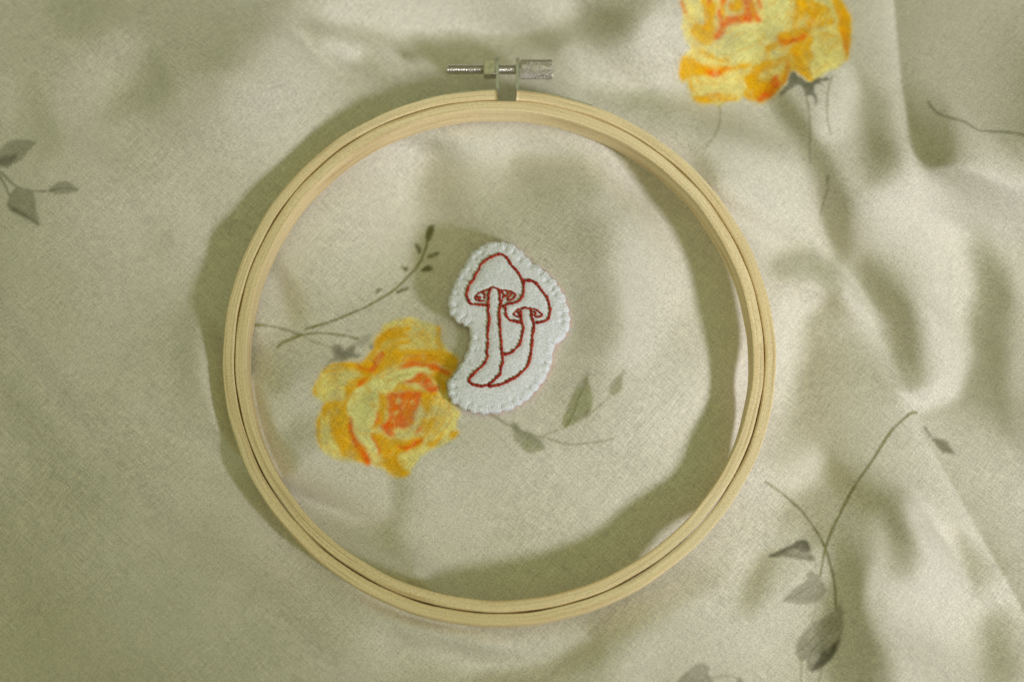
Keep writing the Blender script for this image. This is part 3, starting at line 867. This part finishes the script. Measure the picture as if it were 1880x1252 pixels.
def ring(name, r0, r1, z0, z1, t0, t1, closed, n=420, bev=.00038, seed=0):
    t = np.linspace(t0, t1, n, endpoint=not closed)
    b = bev
    prof = []
    for (r, z, a0) in ((r1 - b, z1 - b, 0), (r0 + b, z1 - b, PI / 2), (r0 + b, z0 + b, PI), (r1 - b, z0 + b, 1.5 * PI)):
        for q in np.linspace(0, PI / 2, 4):
            prof.append((r + b * math.cos(a0 + q), z + b * math.sin(a0 + q)))
    # extra points along the flat faces so that the wood can be a little uneven
    full = []
    for k in range(len(prof)):
        p, q = prof[k], prof[(k + 1) % len(prof)]
        full.append(p)
        if math.dist(p, q) > .001:
            full += [(p[0] + (q[0] - p[0]) * f, p[1] + (q[1] - p[1]) * f) for f in (.25, .5, .75)]
    prof = np.array(full)
    rg = np.random.default_rng(seed)
    ph = rg.uniform(0, 6.28, 8)
    rr = prof[None, :, 0] + wob(t)[:, None] + .00006 * np.sin(17 * t + ph[0])[:, None] + .00005 * np.sin(31 * t + ph[1] + prof[None, :, 1].T * 900).T
    zz = prof[None, :, 1] + .00010 * np.sin(3 * t + ph[2])[:, None] * 1.0 + .00004 * np.sin(23 * t + ph[3])[:, None]
    P = np.stack([rr * np.cos(t)[:, None], rr * np.sin(t)[:, None], zz + 0 * rr], -1)
    o = grid_mesh(name, P, M_WOOD, hoop, wrap_u=closed, wrap_v=True, cap=not closed)
    g = np.stack([np.repeat((t * R0)[:, None], len(prof), 1), np.repeat(prof[None, :, 0], n, 0), np.repeat(prof[None, :, 1], n, 0)], -1)
    at_ = o.data.attributes.new('grain', 'FLOAT_VECTOR', 'POINT')
    at_.data.foreach_set('vector', g.astype(np.float32).ravel())
    if not closed:
        for pl in o.data.polygons:
            if len(pl.vertices) > 4: pl.use_smooth = False
    return o

inner = ring('inner_ring', R0 - .0034, R0 - .00018, .0000, DEP, 0, 2 * PI, True, seed=1)
# the outer ring is cut where the clamp sits
gl, gr = np.array(at(913.5, 172, HT)) - HC, np.array(at(948.5, 173, HT)) - HC
tl, tr = math.atan2(gl[1], gl[0]), math.atan2(gr[1], gr[0])
RO = R0 + .0033
outer = ring('outer_ring', R0 + .00018, RO, .0001, DEP - .0001, tl, tr + 2 * PI, False, seed=2)

# clamp brackets: a strip along the ring that turns outward as a lug
SZ0, SZ1 = .0012, DEP - .0012
SCZ = .5 * (SZ0 + SZ1) + .0006
def bracket(tE, t_end, lug_px):
    th_ = .00078
    t = np.linspace(t_end, tE, 28)
    path = [((RO + .00012 + wob(q) + .5 * th_) * math.cos(q), (RO + .00012 + wob(q) + .5 * th_) * math.sin(q)) for q in t]
    lx_, ly_ = np.array(at(lug_px[0], lug_px[1], OZ + SZ1)) - HC
    bx_, by_ = path[-1]
    sgn = 1 if bx_ < lx_ + 1 and t_end > tE else -1
    for f in np.linspace(.06, 1, 12):
        path.append((bx_ + (lx_ - bx_) * min(1, f * 1.5), by_ + .0002 + (ly_ - by_ - .0002) * f))
    path = np.array(path)
    d = np.gradient(path, axis=0)
    d /= np.linalg.norm(d, axis=1)[:, None]
    nrm = np.stack([-d[:, 1], d[:, 0]], 1)
    n = len(path)
    s = np.r_[0, np.cumsum(np.linalg.norm(np.diff(path, axis=0), axis=1))]
    prof = []
    P = []
    for i in range(n):
        end = s[-1] - s[i]
        shrink = 0
        if end < .0028:                 # rounded lug tip
            shrink = .0028 - math.sqrt(max(0, .0028 ** 2 - (.0028 - end) ** 2))
        if s[i] < .0022:                # rounded strip end
            shrink = max(shrink, .0022 - math.sqrt(max(0, .0022 ** 2 - (.0022 - s[i]) ** 2)))
        z0, z1 = SZ0 + shrink, SZ1 - shrink
        tq = th_ * (.7 if i < 28 else 1.35)
        a, b = path[i] + nrm[i] * tq / 2, path[i] - nrm[i] * tq / 2
        P.append([(*a, z0), (*a, z1), (*b, z1), (*b, z0)])
    o = grid_mesh('bracket', np.array(P), M_BRACKET, hoop, wrap_v=True, smooth=False, cap=True)
    m = o.modifiers.new('edge', 'BEVEL'); m.width = .00007; m.segments = 1; m.limit_method = 'ANGLE'
    return o

el, er = np.array(at(757, 183, HT)) - HC, np.array(at(1102, 191, HT)) - HC
bracket(tl, math.atan2(el[1], el[0]), (912.5, 100))
bracket(tr, math.atan2(er[1], er[0]), (950.5, 100))

# the screw: threaded rod, nut and knurled knob
SY = (np.array(at(930, 128, OZ + SCZ)) - HC)[1]
def sx(px): return (np.array(at(px, 128, OZ + SCZ)) - HC)[0]

def revolve_x(name, xs, rfun, parent, mat, n=48, cap=True):
    a = np.linspace(0, 2 * PI, n, endpoint=False)
    P = np.zeros((len(xs), n, 3))
    for i, x in enumerate(xs):
        r = rfun(i, x, a)
        P[i, :, 0] = x
        P[i, :, 1] = SY + r * np.cos(a)
        P[i, :, 2] = SCZ + r * np.sin(a)
    return grid_mesh(name, P, mat, parent, wrap_v=True, cap=cap)

xa, xb = sx(820), sx(952)
rod_r, pitch = .00158, .00078
xs = np.linspace(xa, xb, 270)
def rod_f(i, x, a):  # helical thread
    e = min(1, (x - xa) / .0005)
    tri = np.abs(((x / pitch + a / (2 * PI)) % 1) * 2 - 1)
    return (rod_r - .00026 * tri) * (0.80 + .20 * e)
rod = revolve_x('clamp_screw', xs, rod_f, hoop, M_STEEL, 32)

# square nut
def box_part(name, x0, x1, hw, parent, mat, rot=0.0, bev=.00025):
    bm = bmesh.new()
    bmesh.ops.create_cube(bm, size=1)
    for v in bm.verts:
        v.co = Vector(((x0 + x1) / 2 + v.co.x * (x1 - x0), v.co.y * 2 * hw, v.co.z * 2 * hw))
    for v in bm.verts:
        y, z = v.co.y, v.co.z
        v.co.y = SY + y * math.cos(rot) - z * math.sin(rot)
        v.co.z = SCZ + y * math.sin(rot) + z * math.cos(rot)
    bmesh.ops.bevel(bm, geom=bm.edges[:], offset=bev, segments=2, affect='EDGES', profile=.5)
    me_ = bpy.data.meshes.new(name)
    bm.to_mesh(me_); bm.free()
    return link(name, me_, mat, parent, smooth=False)
box_part('nut', sx(888), sx(909.5), .00235, rod, M_STEEL, rot=.12)

ka, kb = sx(954.5), sx(1015)
KR = .00292
xs = np.linspace(ka, kb, 130)
def knob_f(i, x, a):
    e = min((x - ka), (kb - x))
    u = a / (2 * PI) * 17
    w = (x - ka) / .00115
    k1 = np.abs(((u + w) % 1) * 2 - 1)
    k2 = np.abs(((u - w) % 1) * 2 - 1)
    k = np.minimum(k1, k2)
    return KR - .00042 * (1 - np.clip(k * 1.9, 0, 1)) - .00045 * (1 - min(1, e / .00045))
knob = revolve_x('knob', xs, knob_f, rod, M_STEEL, 208)
# washer between the lug and the knob
revolve_x('washer', np.array([sx(951.6), sx(951.8), sx(954.0), sx(954.2)]), lambda i, x, a: np.full(a.shape, (.0019, .0022, .0022, .0019)[i]), rod, M_STEEL, 32)

# ------------------------------------------------------------------ the felt patch
outl = resample(pw(outl_px), .00032, closed=True)
# blanket stitches pull the edge into small scallops
L = np.r_[0, np.cumsum(np.hypot(*np.diff(np.vstack([outl, outl[:1]]), axis=0).T))]
perim = L[-1]
nst = 44
jit = np.sort((np.arange(nst) + np.random.default_rng(9).uniform(-.24, .24, nst)) / nst * perim)
s_ = L[:-1]
dst = np.min(np.abs((s_[:, None] - jit[None] + perim / 2) % perim - perim / 2), 1)
tang = np.roll(outl, -1, 0) - np.roll(outl, 1, 0)
tang /= np.linalg.norm(tang, axis=1)[:, None]
nrm = np.stack([tang[:, 1], -tang[:, 0]], 1)
area = .5 * np.sum(outl[:, 0] * np.roll(outl[:, 1], -1) - np.roll(outl[:, 0], -1) * outl[:, 1])
if area < 0: nrm = -nrm              # outward
fr = np.random.default_rng(10)
fuzz = fr.standard_normal(len(outl)); fuzz = np.convolve(np.r_[fuzz, fuzz[:2]], [.3, .5, .3], 'valid')
scal = -.00052 * np.exp(-(dst / .00055) ** 2) * (.6 + .4 * np.sin(s_ * 900) ** 2) + .00010
edge = outl + nrm * (scal + .00005 * fuzz)[:, None]
smooth_edge = outl

def red_lines():
    Z2 = lambda p: catmull(zp(p), n=5)
    Z5 = lambda p: catmull(np.asarray(p, float) / 6.59 + np.array([840, 430]), n=5)
    big_cap = [Z5([(350,858),(300,862),(220,855),(150,835),(125,790),(110,740),(125,680),(140,600),(195,550),(215,490),(260,410),(310,330),(380,285),(440,260),(510,240),(570,265),(620,330),(670,400),(730,470),(775,560),(800,620),(800,690),(785,770),(740,830),(690,850),(610,860),(540,882)]) ]
    big_gills = [Z5([(215,790),(215,750),(240,725),(310,695),(370,675),(430,650),(480,670),(520,690),(590,690),(650,710),(705,745),(690,790),(650,810),(600,815)]),
                 Z5([(215,790),(260,808),(325,815)]), Z5([(300,700),(330,740),(325,790)]), Z5([(240,755),(262,785),(285,770),(265,760)]),
                 Z5([(525,705),(560,735),(545,785)]), Z5([(590,700),(620,735),(560,765)]), Z5([(655,730),(640,765),(600,790)]), Z5([(540,800),(530,850)])]
    big_stem = [Z2([(362,400),(352,430),(350,490),(352,545),(357,600),(350,650),(345,690),(352,730),(342,780),(347,820),(325,855),(290,890),(265,915),(235,945),(238,968),(275,985),(325,992),(350,985)]),
                Z2([(420,408),(420,470),(425,500),(418,560),(422,620),(425,690),(430,740),(437,800),(440,840),(428,880),(420,920),(385,955),(350,985)])]
    small_cap = [Z2([(560,357),(610,355),(640,375),(670,415),(700,455),(718,500),(722,550),(715,585),(690,605),(635,612)]), Z2([(440,505),(455,520),(455,555),(470,585),(500,600),(545,608)])]
    small_gills = [Z2([(500,560),(520,538),(560,525),(610,525),(650,540),(677,567),(660,578),(638,576)]), Z2([(500,560),(515,570),(542,572)]), Z2([(525,540),(540,560)]), Z2([(625,540),(640,560),(628,572)])]
    small_stem = [Z2([(545,535),(552,600),(562,640),(555,690),(545,735),(515,770),(485,795),(442,802)]), Z2([(610,532),(615,580),(625,640),(618,690),(612,760),(605,810),(588,870),(545,915),(510,940),(470,965),(420,985),(385,992),(352,986)])]
    return [('cap_outline', big_cap, .00047), ('gill_stitching', big_gills, .00034), ('stem_outline', big_stem, .00047),
            ('cap_outline', small_cap, .00047), ('gill_stitching', small_gills, .00034), ('stem_outline', small_stem, .00047)]

LINES = [(nm, [pw(p) for p in ps], r) for nm, ps, r in red_lines()]
allred = [q for _, ps, _ in LINES for q in ps]

def felt_top(x, y):
    """height of the felt's top face: soft edge, slight padding, dents at every stitch"""
    d, _ = polydist(x, y, smooth_edge, closed=True)
    z = PZ * (.52 + .48 * np.sqrt(np.clip(1 - (1 - np.clip(d / .0016, 0, 1)) ** 2, 0, 1)))
    z += .0007 * sstep(.001, .010, d)
    for q in allred:
        dd, _ = polydist(x, y, q)
        z -= .00022 * np.exp(-(dd / .0007) ** 2)
    for s in jit:
        k = np.searchsorted(s_, s) % len(outl)
        p = outl[k]; n_ = nrm[k]
        m = (np.abs(x - p[0]) < .004) & (np.abs(y - p[1]) < .004)
        if m.any():
            q = np.array([p, p - n_ * (.0018 + .0007 * math.sin(7 * s * 1e3))])
            dd, t = polydist(x[m], y[m], q)
            z[m] -= .00026 * np.exp(-(dd / .00038) ** 2)
            dd = np.hypot(x[m] - q[1, 0], y[m] - q[1, 1])
            z[m] -= .00026 * np.exp(-(dd / .00060) ** 2)
    return z

patch = bpy.data.objects.new('felt_patch', None)
patch.empty_display_size = .01
patch.location = (bx0, by0, float(bed(np.array(bx0), np.array(by0))))
col.objects.link(patch)
tag(patch, 'white felt patch embroidered with two red mushrooms inside the wooden hoop', 'felt patch')
PL = np.array(patch.location)

def slab(name, bnd, z_of, zb_of, mat, step=.00038):
    mn, mx = bnd.min(0), bnd.max(0)
    gx_, gy_ = np.meshgrid(np.arange(mn[0], mx[0], step), np.arange(mn[1], mx[1], step))
    gx_ = gx_ + (np.arange(gx_.shape[0]) % 2)[:, None] * step / 2
    jr = np.random.default_rng(3)
    gx_ = gx_.ravel() + jr.uniform(-.15, .15, gx_.size) * step
    gy_ = gy_.ravel() + jr.uniform(-.15, .15, gy_.size) * step
    m = inside(gx_, gy_, bnd)
    gx_, gy_ = gx_[m], gy_[m]
    d, _ = polydist(gx_, gy_, bnd[::2], closed=True)
    gx_, gy_ = gx_[d > step * .6], gy_[d > step * .6]
    pts = [Vector(p) for p in bnd] + [Vector((a, b)) for a, b in zip(gx_, gy_)]
    nb = len(bnd)
    r = geometry.delaunay_2d_cdt(pts, [(k, (k + 1) % nb) for k in range(nb)], [], 1, 1e-9)
    vv_ = np.array([(p.x, p.y) for p in r[0]])
    fs = [tuple(f) for f in r[2]]
    x, y = vv_[:, 0], vv_[:, 1]
    zt = z_of(x, y)
    V = np.c_[x - PL[0], y - PL[1], zt - PL[2]]
    # skirt: boundary edges run down to the underside
    cnt = {}
    for f in fs:
        for a, b in zip(f, f[1:] + f[:1]): cnt[(a, b)] = 1
    be = [(a, b) for (a, b) in cnt if (b, a) not in cnt]
    low = {}
    V = list(map(tuple, V))
    nv0 = len(V)
    ctr = bnd.mean(0)
    for a, b in be:
        for q in (a, b):
            if q not in low:
                low[q] = len(V)
                V.append((V[q][0] * 1.0, V[q][1] * 1.0, float(zb_of(np.array(x[q]), np.array(y[q]))) - PL[2]))
    for a, b in be: fs.append((b, a, low[a], low[b]))
    return mesh(name, V, fs, mat, patch)

felt = slab('felt', edge, lambda x, y: bed(x, y) + .0006 + felt_top(x, y), lambda x, y: bed(x, y) + .0006, M_FELT)
# pale pink backing that shows as a sliver along the lower edge
back = resample(pw(outl_px + np.array([0.5, 1.8]), z=PTOP - .002), .0006, closed=True)
backing = slab('backing', back, lambda x, y: bed(x, y) + .0010, lambda x, y: bed(x, y) - .0003, M_PINK, step=.0012)

def tube(P, rad, n=7):
    """closed capsule along 3-D points; returns vertices and faces"""
    P = np.asarray(P, float)
    d = np.gradient(P, axis=0); d /= np.linalg.norm(d, axis=1)[:, None]
    up = np.array([0, 0, 1.0])
    a = np.cross(d, up); a /= np.maximum(np.linalg.norm(a, axis=1), 1e-9)[:, None]
    b = np.cross(a, d)
    an = np.linspace(0, 2 * PI, n, endpoint=False)
    V = (P[:, None] + rad[:, None, None] * (np.cos(an)[None, :, None] * a[:, None] + np.sin(an)[None, :, None] * b[:, None])).reshape(-1, 3)
    F = []
    for i in range(len(P) - 1):
        for j in range(n):
            F.append((i * n + j, i * n + (j + 1) % n, (i + 1) * n + (j + 1) % n, (i + 1) * n + j))
    F.append(tuple(range(n))[::-1]); F.append(tuple((len(P) - 1) * n + j for j in range(n)))
    return V, F

def stitches(name, paths, r, mat, parent, slen=.00125, seed=0):
    """back stitches: short arched capsules laid end to end"""
    rg = np.random.default_rng(seed)
    V, F, T = [], [], []
    nv = 0
    for p in paths:
        tot = np.hypot(*np.diff(p, axis=0).T).sum()
        k = max(1, int(round(tot / slen)))
        q = resample(p, tot / (k * 8))
        cuts = np.round(np.linspace(0, len(q) - 1, k + 1)).astype(int)
        cuts[1:-1] += rg.integers(-1, 2, max(0, k - 1))
        for a, b in zip(cuts[:-1], cuts[1:]):
            if b - a < 2: continue
            seg = q[a:b + 1].copy()
            # each stitch is a straight pull between two holes
            s = np.linspace(0, 1, 7)
            st = seg[0] + (seg[-1] - seg[0]) * s[:, None]
            mid = np.stack([np.interp(s, np.linspace(0, 1, len(seg)), seg[:, c]) for c in (0, 1)], 1)
            st = .55 * st + .45 * mid
            ext = (st[-1] - st[0]) * .03
            st[0] -= ext; st[-1] += ext
            st += rg.normal(0, .00007, 2); st[0] += rg.normal(0, .00005, 2); st[-1] += rg.normal(0, .00005, 2)
            base = bed(st[:, 0], st[:, 1]) + .0006 + felt_top(st[:, 0], st[:, 1])
            z = base + r * (.95 * np.sin(PI * s) ** .55 - .35)
            rad = r * (.45 + .55 * np.sin(PI * s) ** .7) * rg.uniform(.76, 1.18)
            v, f = tube(np.c_[st, z] - PL, rad)
            V.append(v); F += [tuple(i + nv for i in g) for g in f]
            T += [rg.uniform(0, 1)] * len(v)
            nv += len(v)
    o = mesh(name, np.concatenate(V), F, mat, parent)
    a_ = o.data.attributes.new('twist', 'FLOAT', 'POINT')
    a_.data.foreach_set('value', np.array(T, np.float32))
    return o

LAB = {0: 'red outline of the larger mushroom cap', 1: 'red gill lines under the larger cap', 2: 'red outline of the longer curved stem',
       3: 'red outline of the smaller mushroom cap', 4: 'red gill lines under the smaller cap', 5: 'red outline of the shorter stem'}
for k, (nm, ps, r) in enumerate(LINES):
    o = stitches(nm, ps, r, M_RED, felt, slen=.00125 if 'gill' not in nm else .0009, seed=20 + k)
    o['label'] = LAB[k]

# white whip stitches round the edge
es = []
for s in jit:
    k = np.searchsorted(s_, s) % len(outl)
    lean = random.uniform(-.0003, .0003)
    es.append(np.array([outl[k] - nrm[k] * .0019 + tang[k] * lean, outl[k] - nrm[k] * .0009, outl[k] + nrm[k] * .00005]))
o = stitches('edge_stitching', es, .00019, M_WHITE, felt, slen=.0021, seed=40)

# loose felt fibres along the cut edge
V, F = [], []
fr = np.random.default_rng(77)
for i in range(4200):
    k = fr.integers(len(edge))
    p = edge[k] - nrm[k] * fr.uniform(0, .0005)
    a = fr.normal(0, .7)
    d2 = nrm[k] * math.cos(a) + tang[k] * math.sin(a)
    ln = abs(fr.normal(0, .00055)) + .00015
    z = float(bed(p[0], p[1])) + .0008 + fr.uniform(.0001, PZ * .55)
    e = p + d2 * ln
    w = tang[k] * .000035
    zz = fr.normal(0, .0002)
    i0 = len(V)
    V += [(p[0] - w[0] - PL[0], p[1] - w[1] - PL[1], z - PL[2]), (p[0] + w[0] - PL[0], p[1] + w[1] - PL[1], z - PL[2]), (e[0] - PL[0], e[1] - PL[1], z + zz - PL[2]), (p[0] - PL[0], p[1] - PL[1], z + .00006 - PL[2])]
    F += [(i0, i0 + 1, i0 + 2), (i0, i0 + 2, i0 + 3), (i0 + 1, i0 + 3, i0 + 2)]
o = mesh('fibre_fuzz', V, F, M_FELT, felt)
o['kind'] = 'stuff'
